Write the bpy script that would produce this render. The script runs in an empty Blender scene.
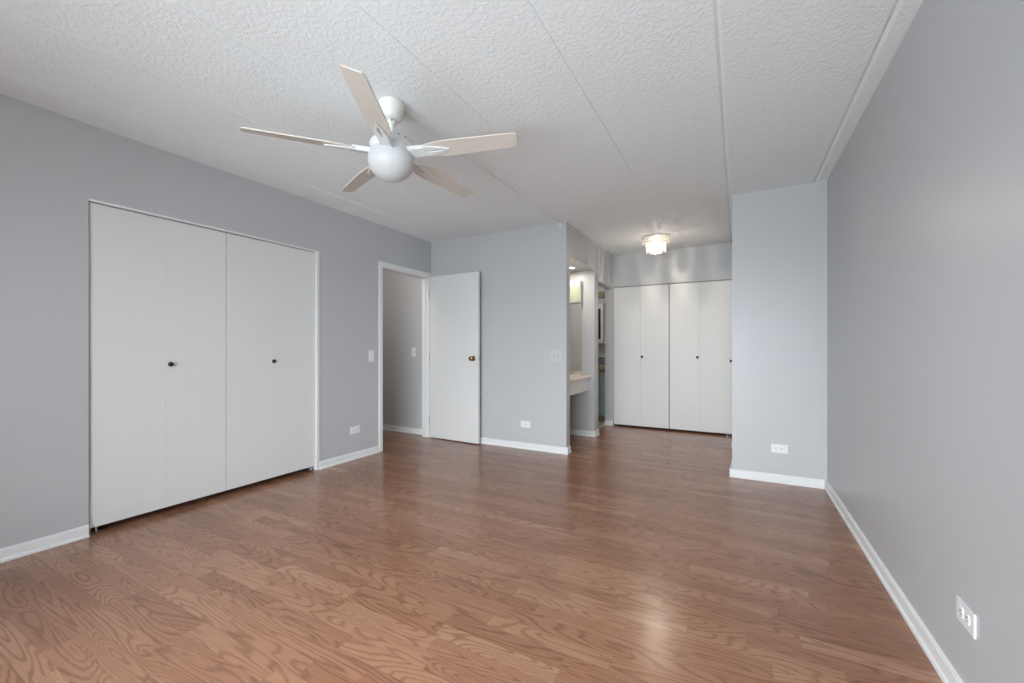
import bpy, bmesh, math, random
from mathutils import Vector, Matrix
random.seed(7)
PI = math.pi
SC = bpy.context.scene
COL = SC.collection

# ------------------------------------------------------------------ camera, sky, exposure
cam_d = bpy.data.cameras.new('camera')
cam_d.sensor_width = 36.0
cam_d.lens = 418.29 * 36.0 / 1024.0
cam_d.shift_y = 6.07 / 1024.0
cam_d.clip_start = 0.05
cam = bpy.data.objects.new('camera', cam_d)
COL.objects.link(cam)
cam.location = (0, 0, 1.1182)
cam.rotation_euler = (PI / 2, 0, math.radians(28.388))
SC.camera = cam

SC.view_settings.view_transform = 'Standard'
SC.view_settings.look = 'None'
SC.view_settings.gamma = 1.0
SC.view_settings.use_curve_mapping = False
SC.view_settings.exposure = 0.0

world = bpy.data.worlds.new('sky')
SC.world = world
world.use_nodes = True
wt = world.node_tree
wb = wt.nodes['Background']
wb.inputs['Strength'].default_value = 22.0
# overcast sky above the horizon, darker ground below it
_g = wt.nodes.new('ShaderNodeTexCoord')
_s = wt.nodes.new('ShaderNodeSeparateXYZ')
_r = wt.nodes.new('ShaderNodeValToRGB')
_m = wt.nodes.new('ShaderNodeMath'); _m.operation = 'MULTIPLY_ADD'
_m.inputs[1].default_value = 0.5; _m.inputs[2].default_value = 0.5
wt.links.new(_g.outputs['Generated'], _s.inputs[0])
wt.links.new(_s.outputs['Z'], _m.inputs[0])
wt.links.new(_m.outputs[0], _r.inputs[0])
_r.color_ramp.elements[0].position = 0.47
_r.color_ramp.elements[0].color = (0.48, 0.545, 0.58, 1)
_r.color_ramp.elements[1].position = 0.52
_r.color_ramp.elements[1].color = (0.89, 0.962, 1.01, 1)
wt.links.new(_r.outputs[0], wb.inputs['Color'])

def area(name, loc, rot, sx, sy, power, color, portal=False):
    d = bpy.data.lights.new(name, 'AREA')
    d.shape = 'RECTANGLE'
    d.size, d.size_y = sx, sy
    d.energy = power
    d.color = color
    if portal:
        d.cycles.is_portal = True
    o = bpy.data.objects.new(name, d)
    o.location, o.rotation_euler = loc, rot
    COL.objects.link(o)
    return o
SC.cycles.diffuse_bounces = 8
SC.cycles.max_bounces = 16
SC.cycles.transparent_max_bounces = 16

# ------------------------------------------------------------------ plan (metres; camera stands at x=0, y=0)
H = 2.44
XL, XR = -3.385, 0.6207          # left and right wall faces
XS, XB = -1.584, -0.046          # alcove left face, alcove right face (block corner)
YC, YB, YF = 4.133, 4.096, 5.958  # centre wall, block face, alcove rear wall
YR = -1.25                        # rear (window) wall
T = 0.108
WX0, WX1, WZ0, WZ1 = -2.30, 0.45, 0.12, 2.04   # window opening
area('window_portal', ((WX0+WX1)/2, YR-0.20, (WZ0+WZ1)/2), (PI/2, 0, 0), WX1-WX0, WZ1-WZ0, 1, (1, 1, 1), True)

# ------------------------------------------------------------------ materials
def mat(name, col, rough=0.5, spec=0.5, metal=0.0, **kw):
    m = bpy.data.materials.new(name)
    m.use_nodes = True
    b = m.node_tree.nodes['Principled BSDF']
    b.inputs['Base Color'].default_value = (*col, 1)
    b.inputs['Roughness'].default_value = rough
    b.inputs['Specular IOR Level'].default_value = spec
    b.inputs['Metallic'].default_value = metal
    for k, v in kw.items():
        b.inputs[k.replace('_', ' ')].default_value = v
    return m

class NT:
    """small helper for node graphs"""
    def __init__(s, m):
        s.t = m.node_tree
        s.bsdf = s.t.nodes['Principled BSDF']
    def n(s, kind, **kw):
        nd = s.t.nodes.new(kind)
        for k, v in kw.items():
            setattr(nd, k, v)
        return nd
    def l(s, a, b):
        s.t.links.new(a, b)
    def math(s, op, a, b=None, c=None):
        nd = s.n('ShaderNodeMath', operation=op)
        for i, v in enumerate((a, b, c)):
            if v is None:
                continue
            if isinstance(v, (int, float)):
                nd.inputs[i].default_value = v
            else:
                s.l(v, nd.inputs[i])
        return nd.outputs[0]
    def xyz(s, x, y, z):
        nd = s.n('ShaderNodeCombineXYZ')
        for i, v in enumerate((x, y, z)):
            if isinstance(v, (int, float)):
                nd.inputs[i].default_value = v
            else:
                s.l(v, nd.inputs[i])
        return nd.outputs[0]
    def noise(s, vec, scale, detail=2.0, rough=0.5, dist=0.0):
        nd = s.n('ShaderNodeTexNoise')
        s.l(vec, nd.inputs['Vector'])
        nd.inputs['Scale'].default_value = scale
        nd.inputs['Detail'].default_value = detail
        nd.inputs['Roughness'].default_value = rough
        nd.inputs['Distortion'].default_value = dist
        return nd.outputs['Fac']
    def ramp(s, fac, stops, interp='LINEAR'):
        nd = s.n('ShaderNodeValToRGB')
        nd.color_ramp.interpolation = interp
        el = nd.color_ramp.elements
        while len(el) < len(stops):
            el.new(0.5)
        for e, (p, c) in zip(el, stops):
            e.position = p
            e.color = (*c, 1) if len(c) == 3 else c
        s.l(fac, nd.inputs[0])
        return nd.outputs[0]
    def mixc(s, blend, fac, a, b):
        nd = s.n('ShaderNodeMix', data_type='RGBA', blend_type=blend)
        for i, v in ((0, fac), (6, a), (7, b)):
            if isinstance(v, (int, float)):
                nd.inputs[i].default_value = v
            elif isinstance(v, tuple):
                nd.inputs[i].default_value = (*v, 1)
            else:
                s.l(v, nd.inputs[i])
        return nd.outputs[2]
    def bump(s, height, strength, dist):
        nd = s.n('ShaderNodeBump')
        nd.inputs['Strength'].default_value = strength
        nd.inputs['Distance'].default_value = dist
        s.l(height, nd.inputs['Height'])
        s.l(nd.outputs[0], s.bsdf.inputs['Normal'])
    def obj_coord(s):
        return s.n('ShaderNodeTexCoord').outputs['Object']

def paint(name, col, rough, spec, bump=0.05):
    m = mat(name, col, rough, spec)
    g = NT(m)
    c = g.obj_coord()
    g.bump(g.noise(c, 160, 2), bump, 0.002)
    return m

M = {}
M['wall'] = paint('grey_wall_paint', (0.483, 0.489, 0.503), 0.38, 0.5)
M['white'] = paint('white_trim_paint', (0.74, 0.745, 0.745), 0.38, 0.45, 0.03)
M['door'] = paint('white_door_paint', (0.70, 0.70, 0.695), 0.42, 0.4, 0.04)
M['plastic'] = mat('white_plastic', (0.76, 0.765, 0.77), 0.3, 0.5)
M['grey_plastic'] = mat('painted_grey_plastic', (0.53, 0.538, 0.552), 0.35, 0.5)
M['slot'] = mat('dark_slot', (0.05, 0.05, 0.055), 0.6, 0.3)
M['socket_slot'] = mat('outlet_slot', (0.22, 0.22, 0.22), 0.6, 0.3)
M['black'] = mat('black_knob_and_reflection', (0.018, 0.018, 0.02), 0.3, 0.5)
M['brass'] = mat('aged_brass', (0.42, 0.27, 0.13), 0.12, 0.5, 1.0)
M['steel'] = mat('steel', (0.55, 0.55, 0.56), 0.3, 0.5, 1.0)
M['fanwhite'] = mat('white_fan_enamel', (0.68, 0.695, 0.70), 0.3, 0.5)
M['opal'] = mat('opal_glass', (0.56, 0.56, 0.565), 0.38, 0.3)
M['canopy'] = mat('cream_fan_canopy', (0.74, 0.74, 0.69), 0.35, 0.5)
M['dark_gap'] = mat('closet_lining', (0.30, 0.29, 0.28), 0.8, 0.2)
M['counter'] = mat('beige_counter', (0.74, 0.66, 0.58), 0.25, 0.5)
M['mirror'] = mat('mirror_glass', (0.88, 0.9, 0.88), 0.03, 0.5, 1.0)
M['green_glass'] = mat('pale_green_glass', (0.40, 0.45, 0.33), 0.12, 0.6)
M['teal'] = mat('teal_laminate', (0.30, 0.42, 0.42), 0.4, 0.4)
M['olive'] = mat('olive_base', (0.22, 0.21, 0.12), 0.5, 0.4)
M['tan'] = mat('tan_counter', (0.42, 0.38, 0.26), 0.3, 0.5)

# blade: beige wood veneer
m = mat('beige_blade_wood', (0.62, 0.55, 0.48), 0.4, 0.4)
g = NT(m)
mp = g.n('ShaderNodeMapping')
mp.inputs['Scale'].default_value = (2.0, 40.0, 2.0)
g.l(g.obj_coord(), mp.inputs['Vector'])
g.l(g.ramp(g.noise(mp.outputs[0], 3.0, 3), [(0.3, (0.60, 0.545, 0.49)), (0.7, (0.66, 0.605, 0.55))]), g.bsdf.inputs['Base Color'])
M['blade'] = m

# ceiling: sprayed stipple
m = mat('stippled_ceiling', (0.82, 0.845, 0.855), 0.85, 0.2)
g = NT(m)
c = g.obj_coord()
h1 = g.noise(c, 50, 3, 0.55, 0.6)
h1 = g.ramp(h1, [(0.42, (0, 0, 0)), (0.62, (1, 1, 1))])
h2 = g.noise(c, 150, 2)
g.bump(g.math('ADD', h1, g.math('MULTIPLY', h2, 0.35)), 0.30, 0.005)
M['ceiling'] = m

# floor: oak laminate strips running along x
m = mat('oak_laminate', (0.3, 0.16, 0.1), 0.24, 0.62)
g = NT(m)
sp = g.n('ShaderNodeSeparateXYZ')
g.l(g.obj_coord(), sp.inputs[0])
X, Y = sp.outputs[0], sp.outputs[1]
RH = 0.0755
yr = g.math('DIVIDE', Y, RH)
row = g.math('FLOOR', yr)
fy = g.math('FRACT', yr)
def white(vec, dim='2D'):
    nd = g.n('ShaderNodeTexWhiteNoise', noise_dimensions=dim)
    g.l(vec, nd.inputs['Vector'])
    return nd.outputs['Value']
roff = white(g.xyz(row, 3.7, 0.0))
xr = g.math('ADD', g.math('DIVIDE', X, 0.50), g.math('MULTIPLY', roff, 17.0))
cell = g.math('FLOOR', xr)
fx = g.math('FRACT', xr)
ident = white(g.xyz(row, cell, 0.0))
ident2 = white(g.xyz(cell, row, 0.0))
# flame figure: contour lines of a stretched noise, different in every strip
gx = g.math('ADD', g.math('MULTIPLY', X, 1.15), g.math('MULTIPLY', ident, 40.0))
gy = g.math('ADD', g.math('MULTIPLY', Y, 8.5), g.math('MULTIPLY', ident2, 40.0))
field = g.noise(g.xyz(gx, gy, g.math('MULTIPLY', ident, 9.0)), 1.0, 1.2, 0.4, 0.25)
ragged = g.noise(g.xyz(g.math('MULTIPLY', X, 14.0), g.math('MULTIPLY', Y, 110.0), ident2), 1.0, 2.0)
field = g.math('ADD', field, g.math('MULTIPLY', ragged, 0.022))
ring = g.math('SINE', g.math('MULTIPLY', field, g.math('ADD', 95.0, g.math('MULTIPLY', ident2, 80.0))))
ring = g.math('ADD', g.math('MULTIPLY', ring, 0.5), 0.5)
ringm = g.ramp(ring, [(0.0, (1, 1, 1)), (0.2, (0.45, 0.45, 0.45)), (0.5, (0, 0, 0))])
fine = g.noise(g.xyz(g.math('MULTIPLY', X, 9.0), g.math('MULTIPLY', Y, 190.0), ident), 1.0, 3.0, 0.6)
mid = g.noise(g.xyz(g.math('MULTIPLY', X, 3.0), g.math('MULTIPLY', Y, 30.0), ident2), 1.0, 2.0, 0.5)
base = g.ramp(ident, [(0.0, (0.280, 0.131, 0.074)), (0.45, (0.318, 0.155, 0.089)), (0.8, (0.342, 0.171, 0.100)), (1.0, (0.382, 0.202, 0.121))])
c1 = g.mixc('MULTIPLY', g.math('MULTIPLY', ringm, g.math('ADD', 0.34, g.math('MULTIPLY', mid, 0.6))), base, (0.52, 0.44, 0.38))
c2 = g.mixc('MULTIPLY', 0.55, c1, g.ramp(fine, [(0.3, (0.80, 0.77, 0.75)), (0.62, (1.06, 1.06, 1.06))]))
# strip joints
ey = g.math('MINIMUM', fy, g.math('SUBTRACT', 1.0, fy))
ex = g.math('MULTIPLY', g.math('MINIMUM', fx, g.math('SUBTRACT', 1.0, fx)), 0.50 / RH)
edge = g.math('MINIMUM', ex, ey)
jm = g.ramp(edge, [(0.0, (0.62, 0.58, 0.55)), (0.022, (1, 1, 1))])
g.l(g.mixc('MULTIPLY', 0.8, c2, jm), g.bsdf.inputs['Base Color'])
g.l(g.math('ADD', 0.17, g.math('MULTIPLY', g.noise(g.obj_coord(), 3.0, 3), 0.12)), g.bsdf.inputs['Roughness'])
g.bump(g.math('ADD', g.math('MULTIPLY', fine, 0.4), g.math('MULTIPLY', g.math('MINIMUM', edge, 0.03), 20.0)), 0.06, 0.002)
M['floor'] = m

# bathroom floor tile
m = mat('bathroom_tile', (0.5, 0.49, 0.45), 0.3, 0.5)
g = NT(m)
br = g.n('ShaderNodeTexBrick', offset=0.0)
br.inputs['Color1'].default_value = (0.52, 0.51, 0.46, 1)
br.inputs['Color2'].default_value = (0.46, 0.45, 0.41, 1)
br.inputs['Mortar'].default_value = (0.3, 0.3, 0.28, 1)
br.inputs['Scale'].default_value = 1.0
br.inputs['Brick Width'].default_value = 0.11
br.inputs['Row Height'].default_value = 0.11
br.inputs['Mortar Size'].default_value = 0.004
g.l(g.obj_coord(), br.inputs['Vector'])
g.l(br.outputs['Color'], g.bsdf.inputs['Base Color'])
M['tile'] = m

def emit(name, col, strength):
    m = mat(name, (0.8, 0.8, 0.8), 0.4)
    b = m.node_tree.nodes['Principled BSDF']
    b.inputs['Emission Color'].default_value = (*col, 1)
    b.inputs['Emission Strength'].default_value = strength
    return m
M['bulb'] = emit('lamp_bulb', (1.0, 0.90, 0.76), 14)
M['downlight'] = emit('downlight_lens', (1.0, 0.90, 0.78), 12)

def clearish(name, tint, transp):
    m = bpy.data.materials.new(name)
    m.use_nodes = True
    t = m.node_tree
    t.nodes.clear()
    out = t.nodes.new('ShaderNodeOutputMaterial')
    mx = t.nodes.new('ShaderNodeMixShader')
    tr = t.nodes.new('ShaderNodeBsdfTransparent')
    gl = t.nodes.new('ShaderNodeBsdfGlass' if transp < 0.8 else 'ShaderNodeBsdfGlossy')
    gl.inputs['Color'].default_value = (*tint, 1)
    gl.inputs['Roughness'].default_value = 0.05
    if transp < 0.8:
        mx.inputs[0].default_value = 1 - transp
    else:
        fr = t.nodes.new('ShaderNodeFresnel')
        fr.inputs['IOR'].default_value = 1.45
        t.links.new(fr.outputs[0], mx.inputs[0])
    t.links.new(tr.outputs[0], mx.inputs[1])
    t.links.new(gl.outputs[0], mx.inputs[2])
    t.links.new(mx.outputs[0], out.inputs[0])
    return m
M['crystal'] = clearish('crystal', (0.99, 0.985, 0.96), 0.30)
_t = M['crystal'].node_tree
_mx = next(n for n in _t.nodes if n.type == 'MIX_SHADER')
_gl = next(n for n in _t.nodes if n.type == 'BSDF_GLASS')
_tl = _t.nodes.new('ShaderNodeBsdfTranslucent'); _tl.inputs['Color'].default_value = (0.95, 0.93, 0.88, 1)
_m2 = _t.nodes.new('ShaderNodeMixShader'); _m2.inputs[0].default_value = 0.16
_t.links.new(_gl.outputs[0], _m2.inputs[1]); _t.links.new(_tl.outputs[0], _m2.inputs[2])
_t.links.new(_m2.outputs[0], _mx.inputs[2])
M['pane'] = clearish('window_glass', (1, 1, 1), 0.95)

# ------------------------------------------------------------------ mesh helpers
def box(bm, x0, x1, y0, y1, z0, z1, mi=0, bevel=0.0):
    vs = [bm.verts.new((x, y, z)) for x in (x0, x1) for y in (y0, y1) for z in (z0, z1)]
    idx = [(0, 1, 3, 2), (4, 6, 7, 5), (0, 4, 5, 1), (2, 3, 7, 6), (0, 2, 6, 4), (1, 5, 7, 3)]
    fs = [bm.faces.new([vs[i] for i in f]) for f in idx]
    for f in fs:
        f.material_index = mi
    if bevel:
        es = list({e for f in fs for e in f.edges})
        r = bmesh.ops.bevel(bm, geom=es, offset=bevel, segments=2, affect='EDGES', profile=0.7)
        for f in r['faces']:
            f.material_index = mi
    return fs

def lathe(bm, prof, n=40, mi=0, mtx=None, smooth=True):
    """revolve (r, z) pairs about z"""
    rings = []
    for r, z in prof:
        if r < 1e-6:
            rings.append([bm.verts.new((0, 0, z))])
        else:
            rings.append([bm.verts.new((r*math.cos(2*PI*k/n), r*math.sin(2*PI*k/n), z)) for k in range(n)])
    fs = []
    for a, b in zip(rings, rings[1:]):
        for k in range(n):
            q = [a[k % len(a)], a[(k+1) % len(a)], b[(k+1) % len(b)], b[k % len(b)]]
            q = list(dict.fromkeys(q))
            if len(q) > 2:
                fs.append(bm.faces.new(q))
    for f in fs:
        f.material_index = mi
        f.smooth = smooth
    if mtx is not None:
        bmesh.ops.transform(bm, matrix=mtx, verts=[v for r in rings for v in r])
    return fs

def prism(bm, pts, z0, z1, mi=0):
    a = [bm.verts.new((x, y, z0)) for x, y in pts]
    b = [bm.verts.new((x, y, z1)) for x, y in pts]
    n = len(pts)
    fs = [bm.faces.new(a[::-1]), bm.faces.new(b)]
    fs += [bm.faces.new((a[i], a[(i+1) % n], b[(i+1) % n], b[i])) for i in range(n)]
    for f in fs:
        f.material_index = mi
    return fs

def sweep(bm, prof, p0, p1, nrm):
    """extrude a (out, z) profile from p0 to p1 (xy); out along nrm"""
    def ring(p):
        return [bm.verts.new((p[0]+o*nrm[0], p[1]+o*nrm[1], z)) for o, z in prof]
    a, b = ring(p0), ring(p1)
    n = len(prof)
    for i in range(n):
        bm.faces.new((a[i], a[(i+1) % n], b[(i+1) % n], b[i]))
    bm.faces.new(a[::-1]); bm.faces.new(b)

def obj(name, bm, ms, parent=None, loc=None):
    bmesh.ops.recalc_face_normals(bm, faces=bm.faces[:])
    me = bpy.data.meshes.new(name)
    bm.to_mesh(me); bm.free()
    for k in (ms if isinstance(ms, (list, tuple)) else [ms]):
        me.materials.append(M[k])
    o = bpy.data.objects.new(name, me)
    COL.objects.link(o)
    if parent is not None:
        o.parent = parent
    if loc is not None:
        o.location = loc
    return o

def tag(o, label=None, cat=None, group=None, kind=None):
    for k, v in (('label', label), ('category', cat), ('group', group), ('kind', kind)):
        if v:
            o[k] = v
    return o

def thing(name, loc, label, cat, rz=0.0, group=None, kind=None):
    o = bpy.data.objects.new(name, None)
    o.empty_display_size = 0.1
    o.location = loc
    o.rotation_euler = (0, 0, rz)
    COL.objects.link(o)
    return tag(o, label, cat, group, kind)

def struct(name, bm, ms, label, cat, parent=None):
    return tag(obj(name, bm, ms, parent), label, cat, None, 'structure')

def wall_bm(axis, t0, t1, a0, a1, z0, z1, holes=()):
    """solid wall slab; axis 'x': runs along x with thickness in y. holes: (a0, a1, z0, z1)"""
    bm = bmesh.new()
    As = sorted({a0, a1, *[h[0] for h in holes], *[h[1] for h in holes]})
    Zs = sorted({z0, z1, *[h[2] for h in holes], *[h[3] for h in holes]})
    As = [a for a in As if a0 <= a <= a1]
    Zs = [z for z in Zs if z0 <= z <= z1]
    def full(i, j):
        if not (0 <= i < len(As)-1 and 0 <= j < len(Zs)-1):
            return False
        a, z = (As[i]+As[i+1])/2, (Zs[j]+Zs[j+1])/2
        return not any(h[0] < a < h[1] and h[2] < z < h[3] for h in holes)
    def P(a, t, z):
        return (a, t, z) if axis == 'x' else (t, a, z)
    def quad(*p):
        bm.faces.new([bm.verts.new(P(*q)) for q in p])
    for i in range(len(As)-1):
        for j in range(len(Zs)-1):
            if not full(i, j):
                continue
            a, b, c, d = As[i], As[i+1], Zs[j], Zs[j+1]
            for t in (t0, t1):
                quad((a, t, c), (b, t, c), (b, t, d), (a, t, d))
            for di, dj, e in ((-1, 0, ((a, c), (a, d))), (1, 0, ((b, c), (b, d))), (0, -1, ((a, c), (b, c))), (0, 1, ((a, d), (b, d)))):
                if not full(i+di, j+dj):
                    (u, v), (w, x) = e
                    quad((u, t0, v), (w, t0, x), (w, t1, x), (u, t1, v))
    bmesh.ops.remove_doubles(bm, verts=bm.verts[:], dist=1e-5)
    return bm

# ------------------------------------------------------------------ floor and ceiling
X0, X1, Y0, Y1 = -5.1, XR + 0.12, YR - 0.14, 7.05
YK = 0.75                                      # rooms left of the bedroom start here
bm = bmesh.new(); box(bm, X0, X1, YK, Y1, -0.12, 0.0); box(bm, XL - T, X1, Y0, YK, -0.12, 0.0)
struct('floor', bm, 'floor', 'glossy reddish-brown oak laminate floor of the bedroom', 'floor')
bm = bmesh.new(); box(bm, -3.5, XS - T + 0.012, 5.264, Y1 - 0.1, 0.0, 0.006)
struct('floor_bathroom', bm, 'tile', 'pale tiled bathroom floor beyond the laminate threshold', 'floor')

# ceiling slab with shallow v-joints running away from the camera
xs = [X0]
SEAMS = [(-4.3, .008), (-3.69, .008), (-3.08, .007), (-2.49, .0045), (-1.90, .004), (-1.29, .003), (-0.70, .005), (-0.072, .014), (0.543, .015)]
bm = bmesh.new()
for xa, ya, yb in ((X0, YK, Y1), (XL - T, Y0, YK)):
    prof = [(xa, H)]
    for sx, w in SEAMS:
        if sx > xa + 0.05:
            prof += [(sx - w, H), (sx, H + w*0.65), (sx + w, H)]
    prof += [(X1, H), (X1, H + 0.14), (xa, H + 0.14)]
    a = [bm.verts.new((x, ya, z)) for x, z in prof]
    b = [bm.verts.new((x, yb, z)) for x, z in prof]
    for i in range(len(prof)):
        j = (i+1) % len(prof)
        bm.faces.new((a[i], a[j], b[j], b[i]))
    bm.faces.new(a); bm.faces.new(b[::-1])
struct('ceiling', bm, 'ceiling', 'white stippled ceiling with long straight panel joints', 'ceiling')

# ------------------------------------------------------------------ walls
CL0, CL1, CLZ = 0.988, 2.512, 1.992      # left closet opening
DR0, DR1, DRZ = 3.300, 4.108, 2.0        # entry door opening
AC0, AC1, ACZ = -1.572, -0.060, 1.986    # alcove closet opening
N0, N1, NZ = YC + 0.104, 5.10, 2.095     # vanity niche
B0, B1, BZ = 5.264, YF, 1.972            # bathroom opening
XN = -2.22                               # niche rear face

struct('wall_left', wall_bm('y', XL - T, XL, YR, YC, 0, H, [(CL0, CL1, 0, CLZ), (DR0, DR1, 0, DRZ)]), 'wall',
       'long grey left wall with the closet and the entry door', 'wall')
struct('wall_center', wall_bm('x', YC, N0, XL - T, XS, 0, H), 'wall', 'grey wall behind the open white door', 'wall')
struct('wall_right', wall_bm('y', XR, XR + 0.12, YR, Y1, 0, H), 'wall', 'long plain grey wall along the right side', 'wall')
bm = bmesh.new(); box(bm, XB, XR, YB, YF + 0.75, 0, H)
struct('wall_block', bm, 'wall', 'grey projecting wall between the alcove and the right wall', 'wall')
struct('wall_alcove_left', wall_bm('y', XS - T, XS, N0, YF, 0, H, [(N0, N1, 0, NZ), (B0, B1, 0, BZ)]), 'wall',
       'grey alcove side wall with the vanity niche and bathroom opening', 'wall')
struct('wall_alcove_rear', wall_bm('x', YF, YF + 0.09, XS - T, XB, 0, H, [(AC0, AC1, 0, ACZ)]), 'wall',
       'grey wall above and beside the alcove closet doors', 'wall')
struct('wall_rear', wall_bm('x', YR - 0.14, YR, XL - T, X1, 0, H, [(WX0, WX1, WZ0, WZ1)]), 'wall', 'grey window wall behind the camera', 'wall')
# vanity niche shell
bm = wall_bm('x', N1, B0, XN - 0.1, XS - T, 0, H)
struct('wall_partition', bm, 'wall', 'grey partition between the vanity niche and the bathroom', 'wall')
struct('wall_niche', wall_bm('y', XN - 0.1, XN, N0, N1, 0, H), 'wall', 'grey rear wall of the vanity niche', 'wall')
bm = bmesh.new(); box(bm, XN, XS - T, N0, N1, NZ, NZ + 0.05)
struct('ceiling_niche', bm, 'wall', 'painted soffit over the vanity niche', 'ceiling')
# hall beyond the entry door
struct('wall_hall', wall_bm('x', 4.19, 4.30, X0, XL - T, 0, H), 'wall', 'grey hallway wall seen through the entry door', 'wall')
struct('wall_hall_near', wall_bm('x', 2.70, 2.80, X0, XL - T, 0, H), 'wall', 'grey hallway wall on the near side', 'wall')
struct('wall_hall_end', wall_bm('y', X0, X0 + 0.1, 2.80, 4.19, 0, H), 'wall', 'grey wall at the hallway end', 'wall')
# closet shells
struct('wall_closet_left', wall_bm('y', -4.18, -4.10, YK, 2.70, 0, H), 'dark_gap', 'rear wall inside the left closet', 'wall')
struct('wall_closet_side', wall_bm('x', 0.75, 0.83, -4.10, XL - T, 0, H), 'dark_gap', 'side wall inside the left closet', 'wall')
struct('wall_closet_alcove', wall_bm('x', YF + 0.68, YF + 0.75, XS - T, XB, 0, H), 'dark_gap', 'rear wall inside the alcove closet', 'wall')
# bathroom shell
struct('wall_bathroom_right', wall_bm('y', XS - T, XS - T + 0.05, YF + 0.09, Y1 - 0.1, 0, H), 'wall', 'grey bathroom wall behind the alcove closet', 'wall')
struct('wall_bathroom_rear', wall_bm('x', Y1 - 0.1, Y1, X0, X1, 0, H), 'wall', 'grey rear wall of the bathroom', 'wall')
struct('wall_bathroom_left', wall_bm('y', -3.6, -3.5, 4.3, Y1 - 0.1, 0, H), 'wall', 'grey left wall of the bathroom', 'wall')

# ------------------------------------------------------------------ baseboards
BP = [(0, 0), (0.019, 0), (0.019, 0.010), (0.016, 0.016), (0.011, 0.019), (0.011, 0.060), (0.007, 0.068), (0, 0.070)]
def baseboard(name, segs, label):
    bm = bmesh.new()
    for p0, p1, n in segs:
        sweep(bm, BP, p0, p1, n)
    return struct(name, bm, 'white', label, 'baseboard')
e = 0.019
baseboard('baseboard_left', [((XL, YR), (XL, CL0 - 0.002), (1, 0)), ((XL, CL1 + 0.026), (XL, DR0 - 0.052), (1, 0))],
          'white baseboard along the left wall beside the closet')
baseboard('baseboard_center', [((XL + 0.02, YC), (XS + e, YC), (0, -1)), ((XS, YC), (XS, N0), (1, 0))], 'white baseboard under the grey wall behind the open door')
baseboard('baseboard_block', [((XB - e, YB), (XR - e, YB), (0, -1)), ((XB, YB), (XB, 4.45), (-1, 0)), ((XB, 5.32), (XB, YF), (-1, 0))],
          'white baseboard under the grey projecting wall')
baseboard('baseboard_right', [((XR, YR), (XR, YB), (-1, 0))], 'long white baseboard along the right wall')
baseboard('baseboard_niche', [((XN + e, N1), (XS + e, N1), (0, -1)), ((XS, N1), (XS, B0), (1, 0)), ((XN, N0), (XN, N1), (1, 0))],
          'white baseboard inside and beside the vanity niche')
baseboard('baseboard_alcove', [((XS - T, YF), (AC0 - 0.002, YF), (0, -1))], 'short white baseboard left of the alcove closet')
baseboard('baseboard_hall', [((X0 + 0.1, 4.19), (XL - T, 4.19), (0, -1))], 'white baseboard of the hallway wall beyond the door')
baseboard('baseboard_rear', [((XL, YR), (XR, YR), (0, 1))], 'white baseboard under the window')

# ------------------------------------------------------------------ window behind the camera
bm = bmesh.new()
fw = 0.05
def frame(bm, x0, x1, z0, z1, y0, y1, w):
    box(bm, x0, x0+w, y0, y1, z0, z1); box(bm, x1-w, x1, y0, y1, z0, z1)
    box(bm, x0+w, x1-w, y0, y1, z0, z0+w); box(bm, x0+w, x1-w, y0, y1, z1-w, z1)
frame(bm, WX0, WX1, WZ0, WZ1, YR - 0.12, YR - 0.02, fw)
w1 = struct('window_1', bm, 'white', 'wide three-light window behind the camera', 'window')
n = 3
for k in range(n):
    a = WX0 + fw + (WX1 - WX0 - 2*fw) * k / n
    b = WX0 + fw + (WX1 - WX0 - 2*fw) * (k+1) / n
    bm = bmesh.new(); frame(bm, a, b, WZ0 + fw, WZ1 - fw, YR - 0.09, YR - 0.05, 0.035)
    s = obj('sash', bm, 'white', w1)
    bm = bmesh.new(); box(bm, a + 0.035, b - 0.035, YR - 0.073, YR - 0.067, WZ0 + fw + 0.035, WZ1 - fw - 0.035)
    obj('pane', bm, 'pane', s)
bm = bmesh.new(); box(bm, WX0 - 0.04, WX1 + 0.04, YR - 0.02, YR + 0.06, WZ0 - 0.03, WZ0, bevel=0.004)
obj('window_sill', bm, 'white', w1)

# ------------------------------------------------------------------ left closet: trim and bifold doors
bm = bmesh.new()
box(bm, XL - 0.06, XL + 0.006, CL0, CL1 + 0.024, CLZ - 0.003, CLZ + 0.009)
box(bm, XL - 0.06, XL + 0.006, CL1 - 0.004, CL1 + 0.024, 0, CLZ - 0.003)
struct('trim_1', bm, 'white', 'thin white trim around the left closet opening', 'trim')
bm = bmesh.new(); box(bm, XL - 0.055, XL - 0.025, CL0 + 0.002, CL1 - 0.006, CLZ - 0.03, CLZ - 0.004)
struct('trim_2', bm, 'dark_gap', 'dark sliding track above the left closet doors', 'trim')

def knob_bm(r, depth, mtx):
    bm = bmesh.new()
    lathe(bm, [(r*0.55, 0), (r*0.45, depth*0.3), (r*0.95, depth*0.5), (r, depth*0.7), (r*0.8, depth*0.93), (0, depth)], 20, 0, mtx)
    return bm

def leaf_bm(w, h, t):
    bm = bmesh.new()
    box(bm, 0, w, -t, 0, 0, h, bevel=0.0025)
    return bm

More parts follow.
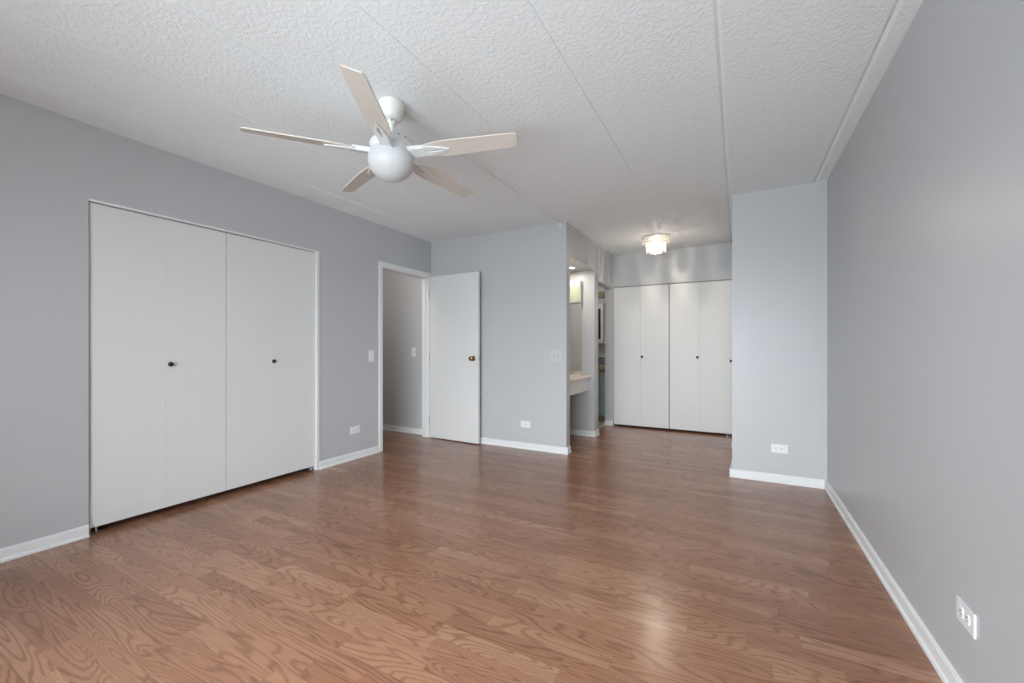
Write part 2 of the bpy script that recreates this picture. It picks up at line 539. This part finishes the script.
def bifold(loc, rz, w, h, knob_at, label, group, mirror, bracket):
    """local x along the opening, front face at y=0 looking to -y... two hinged leaves and one knob"""
    root = thing('bifold_door', loc, label, 'closet door', rz, group, 'thing')
    t = 0.030
    gap = 0.0002 if rz else 0.0005
    for k in range(2):
        bm = bmesh.new()
        box(bm, k*w + gap, (k+1)*w - gap, 0, t, 0, h, bevel=gap*2.5)
        obj('door_leaf', bm, 'door', root)
    bm = knob_bm(0.0165, 0.021, Matrix.Translation((knob_at, 0, 0.965)) @ Matrix.Rotation(PI/2, 4, 'X'))
    tag(obj('knob', bm, 'black', root), 'black round knob')
    for k in range(3):
        zc = (0.25, 0.96, 1.68)[k]
        bm = bmesh.new()
        lathe(bm, [(0, zc-0.035), (0.004, zc-0.035), (0.004, zc+0.035), (0, zc+0.035)], 10, 0, Matrix.Translation((w, t + 0.002, 0)))
        obj('hinge', bm, 'steel', root)
    bm = bmesh.new()
    xa = bracket
    box(bm, xa, xa + 0.055, 0.004, 0.026, -0.034, -0.031)
    box(bm, xa, xa + 0.003, 0.004, 0.026, -0.034, -0.005)
    lathe(bm, [(0.005, -0.031), (0.005, 0.001)], 10, 0, Matrix.Translation((xa + 0.03, 0.015, 0)))
    obj('pivot_bracket', bm, 'steel', root)
    return root
# front of the doors looks to +x: local x -> world y, local y -> world -x
W = 0.3775
bifold((XL - 0.012, CL0 + 0.006, 0.040), PI/2, W, 1.943, W + 0.024,
       'white flat bifold closet door on the left wall, nearer pair with black knob', 'bifold closet doors', False, 0.004)
bifold((XL - 0.012, CL0 + 0.006 + 2*W + 0.004, 0.040), PI/2, W - 0.002, 1.943, W - 0.018,
       'white flat bifold closet door on the left wall, pair next to the light switch', 'bifold closet doors', False, 2*W - 0.065)

# alcove closet
bm = bmesh.new()
box(bm, AC0, AC1, YF + 0.002, YF + 0.05, ACZ - 0.012, ACZ + 0.002)
struct('trim_3', bm, 'dark_gap', 'dark sliding track above the alcove closet doors', 'trim')
W = (AC1 - AC0 - 0.016) / 4
bifold((AC0 + 0.004, YF + 0.004, 0.026), 0, W, 1.945, W + 0.022, 'white flat bifold closet door at the alcove rear, left pair beside the bathroom opening', 'bifold closet doors', False, 0.004)
bifold((AC0 + 0.012 + 2*W, YF + 0.004, 0.026), 0, W, 1.945, W - 0.03, 'white flat bifold closet door at the alcove rear, right pair against the projecting wall', 'bifold closet doors', False, 2*W - 0.06)

# side door of the alcove (seen edge-on: only its knob shows)
bm = bmesh.new(); box(bm, XB - 0.004, XB + 0.03, 4.47, 5.30, 0.012, 1.99)
d2 = struct('door_2', bm, 'door', 'white alcove side door hidden edge-on behind the projecting wall, its dark knob showing', 'door')
bm = knob_bm(0.017, 0.028, Matrix.Translation((XB - 0.004, 5.0, 0.976)) @ Matrix.Rotation(-PI/2, 4, 'Y'))
tag(obj('knob', bm, 'black', d2), 'dark round knob')

# ------------------------------------------------------------------ entry door
bm = bmesh.new()
cw = 0.040
jx0, jx1 = XL - T - 0.006, XL + 0.004
box(bm, jx0, jx1, DR0, DR0 + 0.016, 0, DRZ); box(bm, jx0, jx1, DR1 - 0.016, DR1, 0, DRZ); box(bm, jx0, jx1, DR0 + 0.016, DR1 - 0.016, DRZ - 0.016, DRZ)
for xa, xb in ((XL, XL + 0.014), (XL - T - 0.014, XL - T)):
    box(bm, xa, xb, DR0 - cw, DR0 + 0.006, 0, DRZ + 0.044, bevel=0.002)
    box(bm, xa, xb, DR0 + 0.006, YC - 0.001 if xa > XL - 0.05 else YC + 0.05, DRZ - 0.006, DRZ + 0.044, bevel=0.002)
    box(bm, xa, xb, DR1 - 0.006, YC - 0.001 if xa > XL - 0.05 else YC + 0.05, 0, DRZ - 0.006, bevel=0.002)
box(bm, XL - 0.06, XL - 0.045, DR0 + 0.016, DR0 + 0.028, 0, DRZ - 0.016)
box(bm, XL - 0.06, XL - 0.045, DR1 - 0.028, DR1 - 0.016, 0, DRZ - 0.016)
struct('trim_4', bm, 'white', 'white casing and jamb around the entry doorway', 'door frame')

hx, hy, ex_, ey_ = XL + 0.017, 4.083, -2.622, 4.036
ang = math.atan2(ey_ - hy, ex_ - hx)
DW = math.hypot(ex_ - hx, ey_ - hy)
d1 = thing('door_1', (hx, hy, 0), 'white flat slab door standing open in front of the grey wall, brass knob', 'door', ang, None, 'structure')
DT = 0.035
bm = bmesh.new(); box(bm, 0, DW, 0, DT, 0.012, 1.994, bevel=0.0025)
obj('door_slab', bm, 'door', d1)
kx = DW - 0.070
for side in (-1, 1):
    bm = bmesh.new()
    mt = Matrix.Translation((kx, 0 if side < 0 else DT, 0.992)) @ Matrix.Rotation(PI/2 if side < 0 else -PI/2, 4, 'X')
    s = 1.0 if side < 0 else 0.72
    lathe(bm, [(0.032, 0), (0.031, 0.006*s), (0.014, 0.010*s), (0.012, 0.028*s), (0.022, 0.033*s), (0.0275, 0.045*s), (0.0265, 0.056*s), (0.018, 0.063*s), (0, 0.065*s)], 28, 0, mt)
    tag(obj('knob', bm, 'brass', d1), 'brass knob')
bm = bmesh.new(); box(bm, DW - 0.001, DW + 0.0015, 0.006, DT - 0.006, 0.97, 1.03); box(bm, DW, DW + 0.010, 0.011, DT - 0.011, 0.99, 1.01)
tag(obj('latch_plate', bm, 'steel', d1), 'dark steel latch plate')
for z in (0.22, 1.0, 1.78):
    bm = bmesh.new(); lathe(bm, [(0, z-0.046), (0.0055, z-0.045), (0.0055, z+0.045), (0, z+0.046)], 12, 0, Matrix.Translation((-0.004, -0.004, 0)))
    obj('hinge', bm, 'steel', d1)

# ------------------------------------------------------------------ outlets and switches
# local frame: x along the wall, y into the room negative (-y faces the viewer), z up
def place(o, face, u, z):
    if face == 'left':
        o.location, o.rotation_euler = (XL, u, z), (0, 0, PI/2)
    elif face == 'right':
        o.location, o.rotation_euler = (XR, u, z), (0, 0, -PI/2)
    else:
        o.location, o.rotation_euler = (u, face, z), (0, 0, 0)

def outlet(face, u, z, label):
    root = thing('outlet', (0, 0, 0), label, 'outlet', 0, 'wall outlets')
    bm = bmesh.new(); box(bm, -0.0585, 0.0585, -0.0055, 0, -0.036, 0.036, bevel=0.003)
    obj('cover_plate', bm, 'plastic', root)
    for sx in (-0.0195, 0.0195):
        bm = bmesh.new()
        pts = []
        for k in range(24):
            t = 2*PI*k/24
            px, pz = 0.0172*math.cos(t), 0.0172*math.sin(t)
            pts.append((max(-0.0137, min(0.0137, px)), pz))
        a = [bm.verts.new((sx+px, -0.0052, pz)) for px, pz in pts]
        b = [bm.verts.new((sx+px*0.97, -0.0075, pz*0.97)) for px, pz in pts]
        nn = len(pts)
        bm.faces.new(b)
        for i in range(nn):
            bm.faces.new((a[i], a[(i+1) % nn], b[(i+1) % nn], b[i]))
        for zz, hh in ((-0.0065, 0.0035), (0.0065, 0.0045)):
            box(bm, sx - hh, sx + hh, -0.0081, -0.0074, zz - 0.0013, zz + 0.0013, 1)
        lathe(bm, [(0.0026, 0), (0.0026, 0.0006), (0, 0.0006)], 10, 1, Matrix.Translation((sx - 0.0085, -0.0075, 0)) @ Matrix.Rotation(PI/2, 4, 'X'))
        obj('socket', bm, ['plastic', 'socket_slot'], root)
    bm = bmesh.new(); lathe(bm, [(0.0032, 0), (0.003, 0.001), (0, 0.0012)], 12, 0, Matrix.Translation((0, -0.0055, 0)) @ Matrix.Rotation(PI/2, 4, 'X'))
    obj('screw', bm, 'steel', root)
    place(root, face, u, z)
    return root
outlet('left', 2.945, 0.292, 'white wall outlet on the left wall between the closet and the entry door')
outlet(YC, -2.062, 0.272, 'white wall outlet low on the grey wall behind the open door')
outlet(YB, 0.301, 0.282, 'white wall outlet on the grey projecting wall')
outlet('right', 1.80, 0.29, 'white wall outlet low on the long right wall')

def switch(face, u, z, gangs, style, ms, label):
    root = thing('light_switch', (0, 0, 0), label, 'light switch', 0, 'light switches')
    w = 0.036 + 0.023*(gangs-1)
    bm = bmesh.new(); box(bm, -w, w, -0.0055, 0, -0.0585, 0.0585, bevel=0.003)
    obj('cover_plate', bm, ms, root)
    for k in range(gangs):
        cx = (k - (gangs-1)/2) * 0.046
        bm = bmesh.new()
        if style == 'rocker':
            box(bm, cx - 0.0165, cx + 0.0165, -0.0085, -0.005, -0.033, 0.033, bevel=0.0015)
            obj('rocker', bm, ms, root)
        else:
            box(bm, cx - 0.0055, cx + 0.0055, -0.0062, -0.005, -0.012, 0.012, 1)
            pr = [(-0.004, 0.004), (-0.016, 0.010), (-0.016, 0.004), (-0.005, -0.006)]
            a = [bm.verts.new((cx - 0.004, y, zz)) for y, zz in pr]; b = [bm.verts.new((cx + 0.004, y, zz)) for y, zz in pr]
            bm.faces.new(a); bm.faces.new(b[::-1])
            for i in range(4):
                bm.faces.new((a[i], a[(i+1) % 4], b[(i+1) % 4], b[i]))
            obj('toggle', bm, [ms, 'socket_slot'], root)
    place(root, face, u, z)
    return root
switch('left', 3.158, 1.03, 1, 'rocker', 'plastic', 'white rocker light switch on the left wall beside the door casing')
switch(YC, -1.702, 1.032, 2, 'toggle', 'grey_plastic', 'grey double light switch on the wall right of the open door')
hs = switch(4.19, -3.718, 1.06, 1, 'toggle', 'plastic', 'white single light switch on the hallway wall seen through the doorway')

# ------------------------------------------------------------------ ceiling fan
FX, FY = -1.6515, 1.682
fan = thing('ceiling_fan', (FX, FY, H), 'white five-blade ceiling fan with beige blades and opal globe', 'ceiling fan')
def fz(z):
    return z - H + 0.028
bm = bmesh.new()
lathe(bm, [(0, 0), (0.070, 0), (0.070, -0.012), (0.067, -0.018), (0.066, -0.045), (0.062, -0.050), (0.060, -0.072), (0.052, -0.085), (0.034, -0.094), (0.026, -0.094), (0, -0.094)], 48)
obj('canopy', bm, 'canopy', fan)
bm = bmesh.new()
lathe(bm, [(0, -0.085), (0.02, -0.09), (0.027, -0.100), (0.022, -0.112), (0.013, -0.118), (0.0125, -0.172), (0.02, -0.177), (0.02, -0.20)], 32)
rod = obj('downrod', bm, 'canopy', fan)
bm = bmesh.new(); lathe(bm, [(0, 0), (0.006, 0), (0.006, 0.004), (0, 0.004)], 12, 0, Matrix.Translation((0.017, -0.018, -0.101)) @ Matrix.Rotation(PI/4, 4, 'Z') @ Matrix.Rotation(PI/2, 4, 'Y'))
obj('screw', bm, 'black', rod)
bm = bmesh.new()
lathe(bm, [(0, fz(2.232)), (0.03, fz(2.232)), (0.045, fz(2.226)), (0.085, fz(2.214)), (0.108, fz(2.198)), (0.115, fz(2.180)), (0.114, fz(2.165)), (0.106, fz(2.160)), (0.106, fz(2.154)), (0.112, fz(2.150)), (0.112, fz(2.143)), (0, fz(2.143))], 56)
hsg = obj('motor_housing', bm, 'fanwhite', fan)
for k in range(15):
    bm = bmesh.new()
    t = 2*PI*k/15
    mt = Matrix.Rotation(t, 4, 'Z') @ Matrix.Translation((0.099, 0, fz(2.2075))) @ Matrix.Rotation(math.radians(33), 4, 'Y')
    n0 = len(bm.verts)
    box(bm, -0.009, 0.009, -0.003, 0.003, -0.001, 0.0012)
    bm.verts.ensure_lookup_table()
    bmesh.ops.transform(bm, matrix=mt, verts=bm.verts[n0:])
    tag(obj('vent_slot', bm, 'slot', hsg), 'dark vent slot')
bm = bmesh.new()
prof = [(0.110, fz(2.150)), (0.119, fz(2.130)), (0.1235, fz(2.104))]
for k in range(1, 13):
    t = PI/2 * k / 12
    prof.append((0.1235*math.cos(t), fz(2.104) - 0.112*math.sin(t)))
prof[-1] = (0, prof[-1][1])
lathe(bm, prof, 56)
tag(obj('globe', bm, 'opal', fan), 'round opal glass globe')

def blade_outline():
    pts = []
    r0, r1 = 0.165, 0.665
    up = [(0.165, 0.012), (0.172, 0.030), (0.190, 0.048), (0.225, 0.062), (0.28, 0.069), (0.36, 0.069), (0.48, 0.0645), (0.60, 0.060), (0.652, 0.058), (0.660, 0.054)]
    lo = [(0.668, 0.044), (0.682, -0.046), (0.678, -0.055), (0.668, -0.058), (0.60, -0.060), (0.48, -0.0645), (0.36, -0.069), (0.28, -0.069), (0.225, -0.062), (0.190, -0.048), (0.172, -0.030), (0.165, -0.012)]
    return [(x*1.035, y*0.81) for x, y in up + lo]
def leaf_ring(bm, r0, r1, w, thick, slot0, slot1, sw, n=18):
    """pointed leaf-shaped bracket with a leaf-shaped opening"""
    def outline(a, b, ww, sharp):
        up = []
        for k in range(n+1):
            t = k / n
            y = ww * (math.sin(PI * min(1, t**0.6)) ** 0.85 if sharp else math.sin(PI*t)**0.7)
            up.append((a + (b-a)*t, y))
        return up
    o = outline(r0, r1, w, True); i = outline(slot0, slot1, sw, False)
    o[0] = (r0, w*0.75)
    loops = []
    for s in (1, -1):
        rows = []
        for z in (0, thick):
            rows.append(([bm.verts.new((x, s*y, z)) for x, y in o], [bm.verts.new((x, s*y, z)) for x, y in i]))
        for (oo, ii) in rows:
            for k in range(n):
                bm.faces.new((oo[k], oo[k+1], ii[k+1], ii[k]))
        for q in (0, 1):
            for k in range(n):
                bm.faces.new((rows[0][q][k], rows[0][q][k+1], rows[1][q][k+1], rows[1][q][k]))
        loops.append(rows)
    # close the hub end and the tip
    bmesh.ops.remove_doubles(bm, verts=bm.verts[:], dist=1e-5)

blade_data = iron_data = None
ZB = 2.132
for k in range(5):
    th = math.radians(14.6 + 72*k)
    mt = Matrix.Rotation(th, 4, 'Z') @ Matrix.Translation((0, 0, fz(ZB))) @ Matrix.Rotation(math.radians(-13.5), 4, 'X')
    if blade_data is None:
        bm = bmesh.new(); prism(bm, blade_outline(), 0, 0.0065)
        bmesh.ops.bevel(bm, geom=[e for e in bm.edges if abs(e.verts[0].co.z - e.verts[1].co.z) < 1e-6], offset=0.0018, segments=2, affect='EDGES')
        o = obj('blade', bm, 'blade', fan); blade_data = o.data
        bm = bmesh.new(); leaf_ring(bm, 0.150, 0.335, 0.034, 0.007, 0.200, 0.312, 0.009)
        bmesh.ops.transform(bm, matrix=Matrix.Translation((0, 0, -0.0065)), verts=bm.verts[:])
        # arm that reaches back into the housing
        pts = [(0.095, -0.034), (0.150, -0.031), (0.200, -0.028), (0.200, 0.028), (0.150, 0.031), (0.095, 0.034)]
        prism(bm, pts, -0.0075, 0.016)
        for r in (0.215, 0.30):
            lathe(bm, [(0.0045, -0.008), (0.0045, -0.004)], 10, 0, Matrix.Translation((r, 0.019 if r < 0.25 else -0.0, 0)))
        i_ = obj('blade_iron', bm, 'fanwhite', fan); iron_data = i_.data
    else:
        o = bpy.data.objects.new('blade', blade_data); i_ = bpy.data.objects.new('blade_iron', iron_data)
        for q in (o, i_):
            COL.objects.link(q); q.parent = fan
    o.matrix_local = mt; i_.matrix_local = mt

# raceway from the fan to the centre wall
rw = thing('cable_raceway', (-1.648, 1.72, H), 'thin white cable raceway on the ceiling from the fan to the wall corner', 'cable cover')
bm = bmesh.new(); box(bm, -0.006, 0.006, -0.02, YC - 1.72, -0.010, 0, bevel=0.002)
obj('channel', bm, 'plastic', rw)
bm = bmesh.new(); box(bm, -0.010, 0.010, YC - 1.72 - 0.014, YC - 1.72, -0.045, -0.004, bevel=0.003)
obj('end_elbow', bm, 'plastic', rw)

# ------------------------------------------------------------------ crystal ceiling lamp in the alcove
LX, LY = -0.86, 5.20
lamp = thing('crystal_ceiling_lamp', (LX, LY, H), 'lit round crystal ceiling lamp in front of the alcove closet', 'ceiling light')
bm = bmesh.new(); lathe(bm, [(0, 0), (0.165, 0), (0.168, -0.006), (0.160, -0.014), (0.12, -0.022), (0.05, -0.024), (0, -0.024)], 48)
obj('ceiling_plate', bm, 'canopy', lamp)
bm = bmesh.new(); lathe(bm, [(0, -0.024), (0.02, -0.026), (0.02, -0.05), (0.012, -0.055)], 24)
bmesh.ops.translate(bm, vec=(0, 0, 0), verts=bm.verts[:])
sk = obj('socket', bm, 'canopy', lamp)
bm = bmesh.new(); lathe(bm, [(0, -0.060), (0.016, -0.065), (0.032, -0.085), (0.036, -0.110), (0.030, -0.135), (0, -0.150)], 24)
tag(obj('bulb', bm, 'bulb', lamp), 'glowing warm bulb')
def crystal_bm(w, h):
    bm = bmesh.new()
    pts = [(w*math.cos(PI/6 + PI*k/3), w*math.sin(PI/6 + PI*k/3)) for k in range(6)]
    rings = []
    for s, z in ((0.55, 0), (1, -0.006), (1, -h + w*1.6), (0.12, -h)):
        rings.append([bm.verts.new((x*s, y*s*0.6, z)) for x, y in pts])
    for a, b in zip(rings, rings[1:]):
        for i in range(6):
            bm.faces.new((a[i], a[(i+1) % 6], b[(i+1) % 6], b[i]))
    bm.faces.new(rings[0]); bm.faces.new(rings[-1][::-1])
    return bm
for R, n, w, h, z in ((0.148, 30, 0.011, 0.085, -0.014), (0.110, 24, 0.010, 0.135, -0.055), (0.060, 12, 0.010, 0.12, -0.085)):
    bm = bmesh.new()
    lathe(bm, [(R-0.005, z-0.003), (R+0.005, z-0.003), (R+0.005, z+0.003), (R-0.005, z+0.003), (R-0.005, z-0.003)], 40)
    for k in range(3):
        t = 2*PI*k/3
        mt = Matrix.Translation((R*math.cos(t), R*math.sin(t), z))
        lathe(bm, [(0.002, 0), (0.002, -0.02 - z if z < -0.02 else 0.001)], 8, 0, mt)
    obj('crystal_ring', bm, 'steel', lamp)
    data = None
    for k in range(n):
        t = 2*PI*k/n
        if data is None:
            c_ = obj('crystal', crystal_bm(w, h), 'crystal', lamp); data = c_.data
        else:
            c_ = bpy.data.objects.new('crystal', data); COL.objects.link(c_); c_.parent = lamp
        c_.location = (R*math.cos(t), R*math.sin(t), z - 0.004)
        c_.rotation_euler = (0, 0, t + PI/2)
pl = bpy.data.lights.new('lamp_light', 'POINT')
pl.energy = 14.5; pl.color = (1.0, 0.87, 0.72); pl.shadow_soft_size = 0.008
po = bpy.data.objects.new('lamp_light', pl); COL.objects.link(po)
po.location = (LX, LY, H - 0.165)

# ------------------------------------------------------------------ vanity niche
van = thing('vanity_counter', (-1.9, (N0+N1)/2, 0.70), 'beige vanity counter with a white drawer front in the wall niche', 'vanity')
ly0, ly1 = N0 - (N0+N1)/2 + 0.002, N1 - (N0+N1)/2 - 0.002
bm = bmesh.new(); box(bm, XN + 1.9, -1.622 + 1.9, ly0, ly1, 0.042, 0.072, bevel=0.004)
obj('countertop', bm, 'counter', van)
bm = bmesh.new(); box(bm, XN + 1.9, -1.655 + 1.9 - 0.018, ly0, ly1, -0.125, 0.042)
obj('drawer_case', bm, 'white', van)
bm = bmesh.new(); box(bm, -1.655 + 1.9 - 0.018, -1.655 + 1.9, ly0 + 0.004, ly1 - 0.004, -0.120, 0.036, bevel=0.002)
obj('drawer_front', bm, 'white', van)
bm = bmesh.new(); box(bm, XN + 1.9, -1.76 + 1.9, ly1 - 0.016, ly1, 0.072, 0.100, bevel=0.002)
obj('backsplash', bm, 'counter', van)

mir = thing('vanity_mirror', (-1.93, N1, 0.85), 'narrow frameless mirror above the niche counter', 'mirror')
bm = bmesh.new(); box(bm, -0.27, 0.18, -0.006, 0, -0.04, 0.83)
obj('mirror_glass', bm, 'mirror', mir)
cab = thing('wall_cabinet', (-1.93, N1, 1.68), 'small cabinet with pale green glass front above the niche mirror', 'cabinet')
bm = bmesh.new(); box(bm, -0.27, 0.18, -0.055, 0, 0.004, 0.285, bevel=0.002)
obj('body', bm, 'white', cab)
bm = bmesh.new(); box(bm, -0.262, 0.172, -0.062, -0.055, 0.010, 0.205, bevel=0.001)
tag(obj('glass_front', bm, 'green_glass', cab), 'pale green glass panel')
bm = bmesh.new(); box(bm, -0.27, 0.18, -0.060, -0.055, 0.21, 0.280, bevel=0.001)
obj('valance', bm, 'counter', cab)

dl = thing('recessed_downlight', (-1.795, 4.845, NZ), 'lit round downlight in the vanity niche soffit', 'downlight')
bm = bmesh.new(); lathe(bm, [(0.040, -0.004), (0.050, -0.004), (0.052, 0), (0.040, 0), (0.040, -0.004)], 32)
obj('trim_ring', bm, 'plastic', dl)
bm = bmesh.new(); lathe(bm, [(0, -0.0025), (0.040, -0.0025), (0.040, 0.0), (0, 0.0)], 32)
obj('lens', bm, 'downlight', dl)
area('niche_light', (-1.86, 4.78, NZ - 0.012), (0, 0, 0), 0.07, 0.07, 5.0, (1.0, 0.90, 0.78))

# ------------------------------------------------------------------ bathroom glimpse
bv = thing('bathroom_vanity', (-2.1, 6.17, 0.006), 'teal bathroom cabinet with tan counter seen through the bathroom opening', 'cabinet')
bm = bmesh.new(); box(bm, -0.42, 0.40, 0.045, 0.50, 0, 0.09); obj('toe_kick', bm, 'olive', bv)
bm = bmesh.new(); box(bm, -0.42, 0.40, 0.016, 0.50, 0.09, 0.70); obj('body', bm, 'teal', bv)
for a, b in ((-0.415, -0.012), (-0.008, 0.395)):
    bm = bmesh.new(); box(bm, a, b, 0.0, 0.016, 0.10, 0.69, bevel=0.002)
    d = obj('door', bm, 'teal', bv)
    bm = knob_bm(0.012, 0.022, Matrix.Translation((b - 0.04 if a < -0.1 else a + 0.04, 0, 0.60)) @ Matrix.Rotation(PI/2, 4, 'X'))
    obj('knob', bm, 'steel', d)
bm = bmesh.new(); box(bm, -0.43, 0.405, -0.02, 0.51, 0.70, 0.74, bevel=0.004); obj('countertop', bm, 'tan', bv)
bm = bmesh.new()
lathe(bm, [(0.10, 0.74), (0.17, 0.76), (0.19, 0.80), (0.195, 0.83), (0.18, 0.83), (0.165, 0.79), (0.10, 0.765), (0, 0.76)], 36, 0, Matrix.Translation((0.18, 0.23, 0)))
obj('basin', bm, 'tan', bv)

bmr = thing('bathroom_mirror', (-2.04, Y1 - 0.1, 1.225), 'white-framed mirror on the bathroom wall, its dark reflection painted black', 'mirror')
bm = bmesh.new(); box(bm, -0.36, 0.0, -0.012, 0, 0.03, 0.55); obj('mirror_glass', bm, 'black', bmr)  # dark reflection painted in as plain black glass
bm = bmesh.new()
for a, b, c, d in ((-0.40, -0.36, 0, 0.635), (0.0, 0.046, 0, 0.635), (-0.36, 0.0, 0.55, 0.635), (-0.36, 0.0, 0, 0.03)):
    box(bm, a, b, -0.03, 0, c, d)
obj('frame', bm, 'white', bmr)
for z, lab in ((1.19, 'white bathroom shelf just below the framed mirror'), (0.96, 'white bathroom shelf above the basin')):
    sh = thing('wall_shelf', (-2.0, Y1 - 0.1, z), lab, 'shelf', 0, 'bathroom shelves')
    bm = bmesh.new(); box(bm, -0.35, 0.28, -0.12, 0, 0, 0.022, bevel=0.002); obj('board', bm, 'white', sh)
    for x in (-0.25, 0.18):
        bm = bmesh.new(); box(bm, x, x + 0.012, -0.10, 0, -0.05, 0); obj('bracket', bm, 'white', sh)
vl = thing('bathroom_valance', (-2.0, Y1 - 0.1, 1.96), 'narrow olive green strip high on the bathroom wall', 'valance')
bm = bmesh.new(); box(bm, -0.4, 0.29, -0.05, 0, 0.0, 0.10, bevel=0.004); obj('board', bm, 'olive', vl)

# unseen dome lamps added to brighten the hall and the bathroom
def added_dome_lamp(loc, label, power):
    o = thing('added_dome_lamp', loc, label, 'ceiling light')
    bm = bmesh.new(); lathe(bm, [(0, 0), (0.15, 0), (0.15, -0.015), (0.14, -0.02)], 36); obj('base', bm, 'plastic', o)
    bm = bmesh.new(); lathe(bm, [(0.14, -0.018), (0.13, -0.05), (0.09, -0.08), (0, -0.092)], 36); obj('shade', bm, 'opal', o)
    l = bpy.data.lights.new('added_dome_light', 'POINT'); l.energy = power; l.color = (1, 0.9, 0.8); l.shadow_soft_size = 0.1
    q = bpy.data.objects.new('added_dome_light', l); q.location = (loc[0], loc[1], loc[2] - 0.22); COL.objects.link(q)
added_dome_lamp((-3.62, 3.02, H), 'unseen white dome lamp added to light the hallway', 12)
added_dome_lamp((-2.6, 6.0, H), 'unseen white dome lamp added to light the bathroom', 13)
